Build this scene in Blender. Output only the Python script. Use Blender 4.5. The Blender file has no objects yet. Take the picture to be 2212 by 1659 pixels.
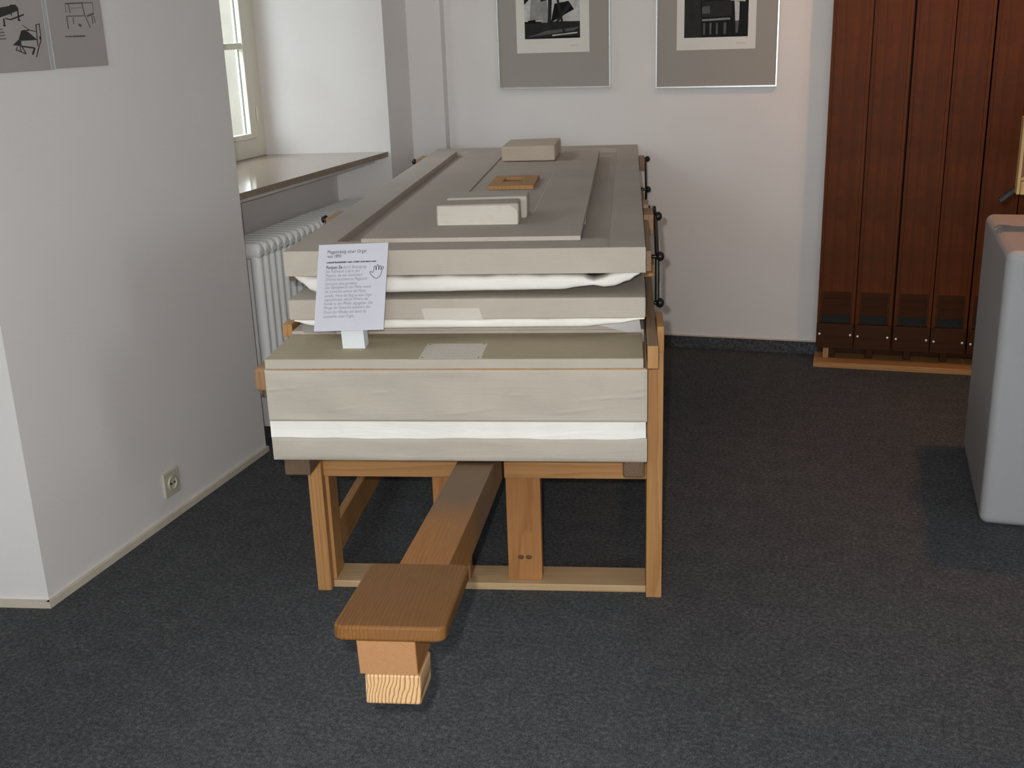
import bpy, bmesh, math, random
from mathutils import Vector, Matrix, Euler

random.seed(7)
scene = bpy.context.scene
col = scene.collection

# ------------------------------------------------------------------ camera
W, H = 2212, 1659
FOC, PITCH, YAW, ROLL, CAMH = 2409.45, 0.3098, -0.1087, -0.03368, 1.5
fw = Vector((math.sin(YAW) * math.cos(PITCH), math.cos(YAW) * math.cos(PITCH), -math.sin(PITCH)))
r0 = Vector((math.cos(YAW), -math.sin(YAW), 0)); u0 = r0.cross(fw)
RX = r0 * math.cos(ROLL) + u0 * math.sin(ROLL)
UP = -r0 * math.sin(ROLL) + u0 * math.cos(ROLL)
cam_d = bpy.data.cameras.new('camera')
cam = bpy.data.objects.new('camera', cam_d); col.objects.link(cam)
cam_d.sensor_width = 36; cam_d.sensor_fit = 'HORIZONTAL'; cam_d.lens = 36 * FOC / W
cam_d.clip_start = 0.05; cam_d.clip_end = 200
m = Matrix((RX, UP, -fw)).transposed().to_4x4(); m.translation = (0, 0, CAMH)
cam.matrix_world = m
scene.camera = cam

# ------------------------------------------------------------------ light
TH = math.radians(11.5)                      # the room is turned against the bellows
def RT(s, t, z=0):                           # room coordinates -> world
    return Vector((s * math.cos(TH) + t * math.sin(TH), -s * math.sin(TH) + t * math.cos(TH), z))

world = bpy.data.worlds.new('overcast_sky'); scene.world = world
world.use_nodes = True
bg = world.node_tree.nodes['Background']
bg.inputs[0].default_value = (0.86, 0.93, 1.0, 1); bg.inputs[1].default_value = 10.6

def lamp(name, kind, loc, energy, color, target=None, **kw):
    d = bpy.data.lights.new(name, kind); o = bpy.data.objects.new(name, d); col.objects.link(o)
    d.energy = energy; d.color = color
    for k, v in kw.items(): setattr(d, k, v)
    o.location = loc
    if target is not None:
        o.rotation_euler = (Vector(target) - Vector(loc)).to_track_quat('-Z', 'Y').to_euler()
    return o
FL = Vector((0, 0, CAMH)) - RX * 0.045 + UP * 0.05
lamp('camera_flash', 'SPOT', FL, 136, (1.0, 0.945, 0.90), FL + fw, spot_size=math.radians(110), spot_blend=0.9, shadow_soft_size=0.012)
lamp('ceiling_spot', 'SPOT', RT(0.5, 4.0, 2.6), 40, (1.0, 0.46, 0.19), RT(0.45, 5.1, 1.5), spot_size=math.radians(90), spot_blend=1.0, shadow_soft_size=0.05)
lamp('ceiling_spot_pedestal', 'SPOT', RT(0.75, 4.1, 2.6), 62, (1.0, 0.42, 0.17), RT(0.7, 3.8, 0.8), spot_size=math.radians(70), spot_blend=1.0, shadow_soft_size=0.05)
lamp('ceiling_spot_wall', 'SPOT', RT(-0.6, 4.1, 2.6), 9, (1.0, 0.7, 0.48), RT(-0.9, 5.1, 1.7), spot_size=math.radians(100), spot_blend=1.0, shadow_soft_size=0.05)
def portal(s, t, z, w, h, d_=1):
    d = bpy.data.lights.new('window_portal', 'AREA'); o = bpy.data.objects.new('window_portal', d); col.objects.link(o)
    d.shape = 'RECTANGLE'; d.size = w; d.size_y = h; d.cycles.is_portal = True
    o.location = RT(s, t, z)
    n = (RT(d_, 0) - RT(0, 0)).normalized()
    o.rotation_euler = n.to_track_quat('-Z', 'Y').to_euler()
    return o
portal(-2.72, 4.16, 1.68, 1.1, 1.4)
portal(-2.72, 1.4, 1.68, 1.3, 1.4)
portal(3.62, 0.63, 1.6, 0.8, 1.4, -1)
po_ = portal(0.3, -2.92, 1.6, 2.8, 1.4); po_.rotation_euler = (RT(0, 1) - RT(0, 0)).normalized().to_track_quat('-Z', 'Y').to_euler()

vs = scene.view_settings
vs.view_transform = 'Standard'; vs.look = 'None'; vs.gamma = 1; vs.exposure = 0.0; vs.use_curve_mapping = False
try:
    scene.cycles.max_bounces = 5; scene.cycles.diffuse_bounces = 4; scene.cycles.glossy_bounces = 2; scene.cycles.use_denoising = True
    scene.cycles.use_adaptive_sampling = True; scene.cycles.adaptive_threshold = 0.06; scene.cycles.adaptive_min_samples = 18
    scene.cycles.sample_clamp_indirect = 6
except Exception: pass

# ------------------------------------------------------------------ materials
def srgb(r, g, b):
    f = lambda c: c / 12.92 if c <= 0.04045 else ((c + 0.055) / 1.055) ** 2.4
    return (f(r / 255), f(g / 255), f(b / 255), 1)
class N:
    def __init__(self, name):
        self.m = bpy.data.materials.new(name); self.m.use_nodes = True
        self.t = self.m.node_tree; self.b = self.t.nodes['Principled BSDF']
    def new(self, k, **kw):
        n = self.t.nodes.new(k)
        for a, v in kw.items():
            if a.startswith('i_'): n.inputs[a[2:]].default_value = v
            else: setattr(n, a, v)
        return n
    def link(self, a, b): self.t.links.new(a, b)
    def coord(self, scale=(1, 1, 1), loc=(0, 0, 0), rot=(0, 0, 0)):
        tc = self.new('ShaderNodeTexCoord'); mp = self.new('ShaderNodeMapping')
        mp.inputs['Scale'].default_value = scale; mp.inputs['Location'].default_value = loc; mp.inputs['Rotation'].default_value = rot
        self.link(tc.outputs['Object'], mp.inputs[0]); return mp.outputs[0]
    def noise(self, vec, scale, detail=4, rough=0.55, dist=0.0):
        n = self.new('ShaderNodeTexNoise'); n.inputs['Scale'].default_value = scale; n.inputs['Detail'].default_value = detail
        n.inputs['Roughness'].default_value = rough; n.inputs['Distortion'].default_value = dist
        self.link(vec, n.inputs['Vector']); return n.outputs['Fac']
    def ramp(self, fac, stops):
        r = self.new('ShaderNodeValToRGB'); e = r.color_ramp.elements
        while len(e) < len(stops): e.new(0.5)
        for x, (p, c) in zip(e, stops): x.position = p; x.color = c
        self.link(fac, r.inputs[0]); return r.outputs[0]
    def mix(self, fac, a, b, mode='MIX'):
        n = self.new('ShaderNodeMix', data_type='RGBA', blend_type=mode)
        if isinstance(fac, (int, float)): n.inputs[0].default_value = fac
        else: self.link(fac, n.inputs[0])
        for i, v in ((6, a), (7, b)):
            if isinstance(v, tuple): n.inputs[i].default_value = v
            else: self.link(v, n.inputs[i])
        return n.outputs[2]
    def bump(self, h, strength, dist=0.01, normal=None):
        n = self.new('ShaderNodeBump'); n.inputs['Strength'].default_value = strength; n.inputs['Distance'].default_value = dist
        self.link(h, n.inputs['Height'])
        if normal is not None: self.link(normal, n.inputs['Normal'])
        return n.outputs[0]
    def out(self, color=None, rough=0.6, normal=None, spec=0.5, metal=0.0):
        b = self.b
        if isinstance(color, tuple): b.inputs['Base Color'].default_value = color
        elif color is not None: self.link(color, b.inputs['Base Color'])
        b.inputs['Roughness'].default_value = rough; b.inputs['Metallic'].default_value = metal
        b.inputs['Specular IOR Level'].default_value = spec
        if normal is not None: self.link(normal, b.inputs['Normal'])
        return self.m
def sc(c, k): return (c[0] * k, c[1] * k, c[2] * k, 1)

def mat_plain(name, c, rough=0.6, var=0.06, scale=12, bump=0.0, spec=0.4, metal=0.0):
    n = N(name); v = n.coord(); f = n.noise(v, scale)
    c2 = n.ramp(f, [(0.3, sc(c, 1 - var)), (0.7, sc(c, 1 + var))])
    nm = n.bump(n.noise(v, scale * 8), bump, 0.004) if bump else None
    return n.out(c2, rough, nm, spec, metal)
def mat_wall(name, c):
    n = N(name); v = n.coord()
    a = n.noise(v, 1.3, 2); b = n.noise(v, 140, 2)
    c2 = n.ramp(a, [(0.3, sc(c, 0.96)), (0.7, sc(c, 1.03))])
    nm = n.bump(b, 0.12, 0.003)
    return n.out(c2, 0.85, nm, 0.2)
def mat_wood(name, light, dark, axis, center=(0.3, 0.0, 0.22), ring=0.006, rough=0.55, contrast=1.0, dirt=None, bump=0.15, grime=None, spec=0.35, fibmix=0.35, bigmix=0.5):
    """solid wood: growth rings round an axis, warped along the grain"""
    n = N(name); i = 'xyz'.index(axis)
    v = n.coord(loc=tuple(-c for c in center))
    st = [14, 14, 14]; st[i] = 1.2
    warp = n.new('ShaderNodeTexNoise'); warp.inputs['Scale'].default_value = 1.0; warp.inputs['Detail'].default_value = 3
    n.link(n.coord(scale=tuple(st)), warp.inputs['Vector'])
    sub = n.new('ShaderNodeVectorMath', operation='SUBTRACT'); n.link(warp.outputs['Color'], sub.inputs[0]); sub.inputs[1].default_value = (0.5, 0.5, 0.5)
    mul = n.new('ShaderNodeVectorMath', operation='SCALE'); n.link(sub.outputs[0], mul.inputs[0]); mul.inputs['Scale'].default_value = 0.03
    add = n.new('ShaderNodeVectorMath', operation='ADD'); n.link(v, add.inputs[0]); n.link(mul.outputs[0], add.inputs[1])
    wv = n.new('ShaderNodeTexWave', wave_type='RINGS', rings_direction=axis.upper(), wave_profile='SAW')
    wv.inputs['Scale'].default_value = 2 * math.pi / (20 * ring); wv.inputs['Distortion'].default_value = 0.6; wv.inputs['Detail Scale'].default_value = 0.5
    n.link(add.outputs[0], wv.inputs['Vector'])
    mid = tuple((light[k] * 0.6 + dark[k] * 0.4) for k in range(3)) + (1,)
    e = 0.5 - 0.5 * contrast
    c = n.ramp(wv.outputs['Fac'], [(0.0, light), (0.6, mid if contrast < 0.99 else light), (0.92, dark if contrast >= 0.5 else mid), (1.0, mid)])
    st2 = [160, 160, 160]; st2[i] = 4
    fib = n.noise(n.coord(scale=tuple(st2)), 1.0, 3)
    c = n.mix(fibmix, c, n.ramp(fib, [(0.3, sc(dark, 0.85)), (0.7, sc(light, 1.08))]))
    big = n.noise(n.coord(scale=tuple(3 if k != i else 1.1 for k in range(3))), 1.0, 2)
    c = n.mix(n.ramp(big, [(0.35, (0, 0, 0, 1)), (0.75, (bigmix, bigmix, bigmix, 1))]), c, mid)
    if dirt is not None:
        dn = n.noise(n.coord(), 5, 5, 0.65)
        c = n.mix(n.ramp(dn, [(0.42, (0, 0, 0, 1)), (0.68, (0.8, 0.8, 0.8, 1))]), c, dirt)
    if grime is not None:      # grimy stretch of the piece, along its length
        tc = n.new('ShaderNodeTexCoord'); sx = n.new('ShaderNodeSeparateXYZ'); n.link(tc.outputs['Object'], sx.inputs[0])
        ad = n.new('ShaderNodeMath', operation='MULTIPLY_ADD'); n.link(n.noise(n.coord(scale=(9, 3, 9)), 1.0, 4), ad.inputs[0]); ad.inputs[1].default_value = 0.35; n.link(sx.outputs[i], ad.inputs[2])
        mr = n.new('ShaderNodeMapRange'); n.link(ad.outputs[0], mr.inputs[0]); mr.inputs[1].default_value = grime[0] + 0.17; mr.inputs[2].default_value = grime[1] + 0.17; mr.inputs[4].default_value = 0.85
        c = n.mix(mr.outputs[0], c, grime[2])
    nm = n.bump(fib, bump, 0.002)
    return n.out(c, rough, nm, spec)

M = {}
M['wall'] = mat_wall('white_plaster', (0.77, 0.73, 0.715, 1))
M['ceiling'] = mat_wall('ceiling_white', (0.8, 0.79, 0.77, 1))
def mat_carpet():
    n = N('dark_carpet'); v = n.coord()
    a = n.noise(v, 85, 5, 0.75); b = n.noise(v, 330, 2, 0.6); d = n.noise(v, 14, 3)
    c = n.ramp(a, [(0.34, (0.020, 0.022, 0.027, 1)), (0.5, (0.080, 0.083, 0.090, 1)), (0.68, (0.22, 0.222, 0.225, 1))])
    c = n.mix(0.45, c, n.ramp(b, [(0.35, (0.020, 0.021, 0.026, 1)), (0.66, (0.21, 0.212, 0.216, 1))]))
    c = n.mix(0.35, c, n.ramp(d, [(0.3, (0.55, 0.56, 0.58, 1)), (0.7, (1.15, 1.15, 1.15, 1))]), 'MULTIPLY')
    nm = n.bump(b, 0.8, 0.006)
    return n.out(c, 0.97, nm, 0.05)
M['carpet'] = mat_carpet()
M['baseboard'] = mat_plain('cream_baseboard', (0.62, 0.55, 0.45, 1), 0.5)
M['window_paint'] = mat_plain('cream_window_paint', (0.78, 0.74, 0.62, 1), 0.35, 0.02, spec=0.5)
def mat_sill():
    n = N('polished_beige_stone'); v = n.coord()
    c = n.ramp(n.noise(v, 60, 6, 0.7), [(0.3, (0.25, 0.185, 0.14, 1)), (0.7, (0.36, 0.28, 0.22, 1))])
    return n.out(c, 0.12, None, 0.6)
M['paint_dimmed'] = mat_plain('skylight_dimmed_paint', (0.20, 0.21, 0.18, 1), 0.6)  # window paint darkened in its colour to hold down the skylight on it
M['sill'] = mat_sill()
M['radiator'] = mat_plain('white_radiator_enamel', (0.86, 0.86, 0.85, 1), 0.22, 0.01, spec=0.5)
M['metal_dark'] = mat_plain('black_iron', (0.018, 0.017, 0.016, 1), 0.35, 0.2, 40, metal=0.4, spec=0.6)
def mat_glass():
    m_ = bpy.data.materials.new('window_glass'); m_.use_nodes = True; t = m_.node_tree
    b = t.nodes['Principled BSDF']; t.nodes.remove(b)
    tr = t.nodes.new('ShaderNodeBsdfTransparent'); tr.inputs[0].default_value = (0.93, 0.96, 0.95, 1)
    gl = t.nodes.new('ShaderNodeBsdfGlossy'); gl.inputs['Roughness'].default_value = 0.02
    mx = t.nodes.new('ShaderNodeMixShader'); mx.inputs[0].default_value = 0.06
    t.links.new(tr.outputs[0], mx.inputs[1]); t.links.new(gl.outputs[0], mx.inputs[2])
    t.links.new(mx.outputs[0], t.nodes['Material Output'].inputs[0]); return m_
M['glass'] = mat_glass()
def mat_paper(name, c, wr=0.25, rough=0.75):
    n = N(name)
    v = n.coord()
    a = n.noise(n.coord(scale=(3, 3, 3)), 1.5, 4); st_ = n.noise(n.coord(scale=(1, 1, 1)), 7, 6, 0.7); f = n.noise(v, 260, 2)
    cc = n.ramp(a, [(0.3, sc(c, 0.93)), (0.7, sc(c, 1.05))])
    stain = (c[0] * 0.78, c[1] * 0.74, c[2] * 0.68, 1)
    cc = n.mix(n.ramp(st_, [(0.58, (0, 0, 0, 1)), (0.8, (0.45, 0.45, 0.45, 1))]), cc, stain)
    w1 = n.noise(n.coord(scale=(3.5, 6, 22)), 1.0, 4, 0.6, 0.6)
    nm = n.bump(f, 0.06, 0.002); nm = n.bump(w1, wr, 0.012, nm)
    return n.out(cc, rough, nm, 0.25)
M['paper'] = mat_paper('grey_beige_paper', (0.500, 0.440, 0.372, 1), 0.22)
M['paper_top'] = mat_paper('grey_brown_paper', (0.46, 0.395, 0.345, 1), 0.10)
M['paper_lid'] = mat_paper('olive_brown_paper', (0.42, 0.350, 0.245, 1), 0.10)
M['paper_patch'] = mat_paper('pale_paper_patch', (0.63, 0.57, 0.51, 1), 0.1)
M['paper_light'] = mat_paper('pale_wrapping_paper', (0.62, 0.56, 0.49, 1), 0.5)
M['paper_brown'] = mat_paper('brown_wrapping_paper', (0.55, 0.455, 0.365, 1), 0.3)
M['paper_wrap'] = mat_paper('grey_wrapping_paper', (0.50, 0.445, 0.385, 1), 0.5)
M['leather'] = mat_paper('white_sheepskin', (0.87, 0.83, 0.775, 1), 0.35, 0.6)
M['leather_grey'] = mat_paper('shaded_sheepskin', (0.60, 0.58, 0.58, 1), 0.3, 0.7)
PL, PD = (0.50, 0.262, 0.100, 1), (0.36, 0.160, 0.050, 1)
M['pine_z'] = mat_wood('pine_upright', PL, PD, 'z', (0.35, -0.25, 0), 0.009, contrast=0.6)
M['pine_x'] = mat_wood('pine_crosswise', PL, PD, 'x', (0, 0.3, -0.3), 0.009, contrast=0.6)
M['pine_y'] = mat_wood('pine_lengthwise', PL, PD, 'y', (0.3, 0, -0.3), 0.009, contrast=0.6)
M['knot'] = mat_wood('dark_knot', (0.17, 0.08, 0.035, 1), (0.07, 0.035, 0.018, 1), 'y', (0, 0, 0), 0.003)
M['post'] = mat_wood('reddish_pine', (0.44, 0.20, 0.070, 1), (0.28, 0.105, 0.030, 1), 'z', (0.02, -0.12, 0), 0.008)
M['lever'] = mat_wood('worn_lever_pine', (0.40, 0.175, 0.050, 1), (0.255, 0.098, 0.026, 1), 'y', (0.7, 0, -0.05), 0.008, contrast=0.7, dirt=(0.30, 0.135, 0.048, 1), grime=(-1.78, -1.55, (0.155, 0.105, 0.068, 1)), spec=0.2)
M['plate'] = mat_wood('dark_worn_plate', (0.225, 0.098, 0.027, 1), (0.100, 0.039, 0.010, 1), 'y', (0.5, 0, 0.10), 0.007, dirt=(0.18, 0.084, 0.028, 1), spec=0.2)
M['endgrain'] = mat_wood('pine_end_grain', (0.64, 0.40, 0.20, 1), (0.16, 0.065, 0.02, 1), 'y', (-0.40, 0, 0.10), 0.0062, contrast=1.0, fibmix=0.08, bigmix=0.1)
M['sawn'] = mat_wood('pale_sawn_end', (0.45, 0.235, 0.11, 1), (0.33, 0.15, 0.06, 1), 'y', (-0.05, 0, -0.06), 0.004, fibmix=0.2)
M['pine_pale'] = mat_wood('pale_pine_board', (0.56, 0.39, 0.22, 1), (0.46, 0.29, 0.14, 1), 'x', (0, 0.3, -0.3), 0.009, contrast=0.6)
M['oldwood'] = mat_wood('old_dark_wood', (0.22, 0.135, 0.075, 1), (0.10, 0.055, 0.03, 1), 'y', (0.2, 0, -0.2), 0.008, dirt=(0.12, 0.085, 0.055, 1))
M['railwood'] = mat_wood('brown_rail_wood', (0.30, 0.19, 0.11, 1), (0.20, 0.115, 0.06, 1), 'y', (0.2, 0, -0.2), 0.008)
M['orangewood'] = mat_wood('orange_block_wood', (0.50, 0.265, 0.10, 1), (0.36, 0.16, 0.055, 1), 'z', (0.2, 0.2, 0), 0.008, contrast=0.6)
M['dullwood'] = mat_wood('dull_block_wood', (0.36, 0.205, 0.105, 1), (0.25, 0.13, 0.06, 1), 'z', (0.2, 0.2, 0), 0.008, contrast=0.6)
M['pipewood'] = mat_wood('dark_stained_pipe_wood', (0.135, 0.035, 0.0065, 1), (0.085, 0.021, 0.004, 1), 'z', (0.2, 0.25, 0), 0.03, rough=0.5, contrast=0.5, dirt=(0.070, 0.019, 0.0045, 1), spec=0.12)
M['pipecap'] = mat_wood('dark_pipe_cap_wood', (0.062, 0.020, 0.005, 1), (0.038, 0.012, 0.0035, 1), 'x', (0, 0.25, 0.2), 0.012, rough=0.5, spec=0.15)
M['pipedark'] = mat_plain('pipe_mouth_dark', (0.010, 0.011, 0.010, 1), 0.7)
M['screw'] = mat_plain('glint_white_screw', (0.9, 0.9, 0.88, 1), 0.3, 0.02, metal=0.2)  # white base colour paints in the flash glint on the steel
M['white_card'] = mat_plain('white_card', (0.56, 0.545, 0.60, 1), 0.5, 0.01)
M['stand_white'] = mat_plain('white_stand_board', (0.74, 0.78, 0.80, 1), 0.5, 0.01)
M['ink'] = mat_plain('black_ink', (0.045, 0.045, 0.06, 1), 0.7)
M['ink_grey'] = mat_plain('grey_ink', (0.25, 0.25, 0.29, 1), 0.7)
M['socket'] = mat_plain('ivory_plastic', (0.56, 0.53, 0.42, 1), 0.35, 0.02)
M['poster'] = mat_plain('grey_poster', (0.40, 0.355, 0.345, 1), 0.45, 0.03, 3)
M['poster_ink'] = mat_plain('poster_ink', (0.03, 0.032, 0.03, 1), 0.6)
M['poster_ink2'] = mat_plain('poster_ink_mid', (0.11, 0.105, 0.095, 1), 0.6)
M['acrylic'] = mat_plain('acrylic_joint', (0.42, 0.44, 0.43, 1), 0.25, 0.02)
M['alu'] = mat_plain('brushed_aluminium', (0.78, 0.79, 0.80, 1), 0.3, 0.03, 30, metal=0.85)
M['mat_board'] = mat_plain('grey_mat_board', (0.345, 0.315, 0.285, 1), 0.8, 0.02, 4)
M['print_paper'] = mat_plain('photo_paper_white', (0.70, 0.67, 0.62, 1), 0.5, 0.02)
for k, g in enumerate((0.006, 0.022, 0.10, 0.27, 0.50)):
    M['g%d' % k] = mat_plain('photo_grey_%d' % k, (g, g * 0.99, g * 0.96, 1), 0.5, 0.25, 30, spec=0.12)
M['pedestal'] = mat_plain('white_pedestal_lacquer', (0.385, 0.375, 0.38, 1), 0.42, 0.01, 5, spec=0.2)
M['model_wood'] = mat_wood('light_model_wood', (0.62, 0.40, 0.17, 1), (0.45, 0.26, 0.09, 1), 'z', (0.2, 0.2, 0), 0.01, contrast=0.6)
M['model_red'] = mat_plain('red_brown_panel', (0.22, 0.06, 0.025, 1), 0.4, 0.1)
M['facade'] = mat_plain('beige_facade_plaster', (0.105, 0.090, 0.070, 1), 0.9, 0.15, 1.2)
M['ground'] = mat_plain('outdoor_ground', (0.2, 0.19, 0.17, 1), 0.95, 0.1, 2)

# ------------------------------------------------------------------ mesh helpers
class MB:
    def __init__(self): self.v = []; self.f = []; self.mi = []; self.smooth = []
    def add(self, verts, faces, mi=0, smooth=False):
        o = len(self.v); self.v += [Vector(p) for p in verts]
        for f in faces: self.f.append([i + o for i in f]); self.mi.append(mi); self.smooth.append(smooth)
        return self
    def frombm(self, bm, mi=0, smooth=False):
        bm.verts.ensure_lookup_table(); bm.verts.index_update()
        self.add([v.co.copy() for v in bm.verts], [[v.index for v in f.verts] for f in bm.faces], mi, smooth); bm.free(); return self
    def box(self, x0, x1, y0, y1, z0, z1, bev=0.0, seg=2, mi=0, rot=None, jitter=0.0):
        bm = bmesh.new(); bmesh.ops.create_cube(bm, size=1)
        c = Vector(((x0 + x1) / 2, (y0 + y1) / 2, (z0 + z1) / 2))
        for v in bm.verts: v.co = Vector((v.co.x * (x1 - x0), v.co.y * (y1 - y0), v.co.z * (z1 - z0)))
        if bev: bmesh.ops.bevel(bm, geom=bm.edges[:], offset=bev, segments=seg, profile=0.5, affect='EDGES')
        for v in bm.verts:
            if jitter: v.co += Vector((random.uniform(-1, 1), random.uniform(-1, 1), random.uniform(-1, 1))) * jitter
            if rot is not None: v.co = rot @ v.co
            v.co += c
        return self.frombm(bm, mi, False)
    def prism(self, pts, axis, a, b, mi=0):
        """pts 2D polygon in the two other axes (cyclic order), extruded along axis from a to b"""
        def P(p, h):
            if axis == 'z': return (p[0], p[1], h)
            if axis == 'y': return (p[0], h, p[1])
            return (h, p[0], p[1])
        n = len(pts); vs_ = [P(p, a) for p in pts] + [P(p, b) for p in pts]
        fs = [list(range(n))[::-1], list(range(n, 2 * n))] + [[i, (i + 1) % n, n + (i + 1) % n, n + i] for i in range(n)]
        return self.add(vs_, fs, mi)
    def tube(self, p, q, r, seg=12, mi=0, r2=None, smooth=True):
        p, q = Vector(p), Vector(q); d = (q - p).normalized(); r2 = r if r2 is None else r2
        a = d.orthogonal().normalized(); b = d.cross(a)
        vs_ = []
        for c, rr in ((p, r), (q, r2)):
            for k in range(seg):
                t = 2 * math.pi * k / seg; vs_.append(c + (a * math.cos(t) + b * math.sin(t)) * rr)
        self.add(vs_, [[k, (k + 1) % seg, seg + (k + 1) % seg, seg + k] for k in range(seg)], mi, smooth)
        return self.add(vs_, [list(range(seg))[::-1], list(range(seg, 2 * seg))], mi)
    def ball(self, c, r, sq=(1, 1, 1), mi=0, u=14, v=8):
        bm = bmesh.new(); bmesh.ops.create_uvsphere(bm, u_segments=u, v_segments=v, radius=r)
        for w in bm.verts: w.co = Vector((w.co.x * sq[0], w.co.y * sq[1], w.co.z * sq[2])) + Vector(c)
        return self.frombm(bm, mi, True)
    def loft(self, rings, mi=0, smooth=True, caps=True):
        n = len(rings[0]); vs_ = [p for r in rings for p in r]
        fs = []
        for i in range(len(rings) - 1):
            for k in range(n): fs.append([i * n + k, i * n + (k + 1) % n, (i + 1) * n + (k + 1) % n, (i + 1) * n + k])
        self.add(vs_, fs, mi, smooth)
        if caps: self.add(rings[0], [list(range(n))[::-1]], mi); self.add(rings[-1], [list(range(n))], mi)
        return self
    def xf(self, f): self.v = [Vector(f(p)) for p in self.v]; return self
    def mesh(self, name, mats, base=(0, 0, 0)):
        me = bpy.data.meshes.new(name); b = Vector(base)
        me.from_pydata([tuple(v - b) for v in self.v], [], self.f)
        bm = bmesh.new(); bm.from_mesh(me); bmesh.ops.recalc_face_normals(bm, faces=bm.faces[:]); bm.to_mesh(me); bm.free()
        for i, p in enumerate(me.polygons): p.material_index = self.mi[i]; p.use_smooth = self.smooth[i]
        for mm in (mats if isinstance(mats, (list, tuple)) else [mats]): me.materials.append(M[mm])
        me.update(); return me

def link(name, data, parent=None, base=(0, 0, 0), loc=None, rot=None):
    o = bpy.data.objects.new(name, data); col.objects.link(o)
    if parent is not None: o.parent = parent
    if loc is not None: o.location = loc
    if rot is not None: o.rotation_euler = rot
    return o
def tag(o, label=None, cat=None, group=None, kind=None):
    for k, v in (('label', label), ('category', cat), ('group', group), ('kind', kind)):
        if v: o[k] = v
    return o
class Thing:
    """Empty at the base of a thing; parts are given in world (room=False) or room coordinates (room=True)"""
    def __init__(self, name, label, cat, base, room=False, group=None):
        self.base = Vector(base); self.room = room
        self.o = link(name, None)
        self.o.location = RT(*base) if room else base
        if room: self.o.rotation_euler = (0, 0, -TH)
        self.o.empty_display_size = 0.1
        tag(self.o, label, cat, group)
    def part(self, name, mb, mats, parent=None, label=None):
        o = link(name, mb.mesh(name, mats, self.base), parent or self.o)
        if label: o['label'] = label
        return o
    def copy_part(self, src, parent=None, delta=(0, 0, 0)):
        o = src.copy(); col.objects.link(o); o.parent = parent or self.o; o.location = Vector(src.location) + Vector(delta); return o
def room_obj(name, mb, mats, base=(0, 0, 0)):
    o = link(name, mb.mesh(name, mats, base)); o.location = RT(*base); o.rotation_euler = (0, 0, -TH); return o
def struct(name, mb, mats, label=None, parent=None):
    o = room_obj(name, mb, mats)
    if parent is None: o['kind'] = 'structure'
    else: o.location = (0, 0, 0); o.rotation_euler = (0, 0, 0); o.parent = parent
    if label: o['label'] = label
    return o

# ------------------------------------------------------------------ the room (room coordinates s, t, z)
S0, TB, CEIL = -2.10, 5.18, 2.75
SW = -2.67                                   # plane of the windows
struct('floor', MB().box(-3.0, 3.6, -2.8, TB + 0.2, -0.1, 0.0), 'carpet', 'dark blue grey speckled carpet floor')
struct('ceiling', MB().box(-3.0, 3.6, -2.8, TB + 0.2, CEIL, CEIL + 0.1), 'ceiling', 'white plaster ceiling')
wl = MB()
wl.prism([(S0, 2.262), (S0, 3.487), (-2.695, 3.626), (-2.695, 2.142)], 'z', 0, CEIL)
wl.prism([(S0, 4.846), (S0, TB + 0.2), (-2.695, TB + 0.2), (-2.695, 4.708)], 'z', 0, CEIL)
wl.prism([(S0, -2.8), (S0, 0.55), (-2.695, 0.67), (-2.695, -2.8)], 'z', 0, CEIL)
wl.prism([(S0 + 0.02, 3.48), (S0 + 0.02, 4.85), (-2.695, 4.85), (-2.695, 3.48)], 'z', 2.42, CEIL)
wl.prism([(S0 + 0.02, 0.5), (S0 + 0.02, 2.3), (-2.695, 2.3), (-2.695, 0.5)], 'z', 2.42, CEIL)
wl.prism([(-2.355, 3.48), (-2.355, 4.80), (-2.695, 4.80), (-2.695, 3.48)], 'z', 0, 0.945)
wl.prism([(-2.355, 0.55), (-2.355, 2.25), (-2.695, 2.25), (-2.695, 0.55)], 'z', 0, 0.945)
struct('wall_left', wl, 'wall', 'white plaster wall with deep window niches')
struct('wall_pilaster', MB().box(-2.12, -1.930, 5.125, TB + 0.1, 0, CEIL), 'wall', 'white plaster pilaster in the corner')
struct('wall_back', MB().box(-3.0, 3.6, TB, TB + 0.15, 0.062, CEIL), 'wall', 'white plaster end wall')
wr_ = MB(); wr_.box(3.5, 3.65, -2.8, 0.24, 0, CEIL); wr_.box(3.5, 3.65, 1.02, TB + 0.2, 0, CEIL); wr_.box(3.5, 3.65, 0.24, 1.02, 0, 0.9); wr_.box(3.5, 3.65, 0.24, 1.02, 2.3, CEIL)
struct('wall_right', wr_, 'wall')
w3 = MB()
for a_, b_ in ((0.24, 0.30), (0.96, 1.02)): w3.box(3.52, 3.58, a_, b_, 0.9, 2.3, 0.004)
for a_, b_ in ((0.9, 0.97), (2.23, 2.3)): w3.box(3.525, 3.575, 0.28, 0.98, a_, b_, 0.004)
w3o = struct('window_3', w3, 'window_paint', 'cream window added in the unseen right wall to let in daylight')  # unseen window, added to send daylight onto the left wall
for a_, b_ in ((0.30, 0.96),): struct('pane', MB().box(3.547, 3.552, a_ - 0.003, b_ + 0.003, 0.968, 2.232), 'glass', parent=w3o)
wf_ = MB(); wf_.box(-3.0, -1.1, -2.95, -2.8, 0, CEIL); wf_.box(1.7, 3.6, -2.95, -2.8, 0, CEIL); wf_.box(-1.1, 1.7, -2.95, -2.8, 0, 0.9); wf_.box(-1.1, 1.7, -2.95, -2.8, 2.3, CEIL)
struct('wall_front', wf_, 'wall')
w4 = MB()
for a_, b_ in ((-1.1, -1.03), (-0.17, -0.11), (0.76, 0.82), (1.63, 1.7)): w4.box(a_, b_, -2.90, -2.84, 0.9, 2.3, 0.004)
for a_, b_ in ((0.9, 0.97), (2.23, 2.3)): w4.box(-1.05, 1.65, -2.895, -2.845, a_, b_, 0.004)
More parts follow.
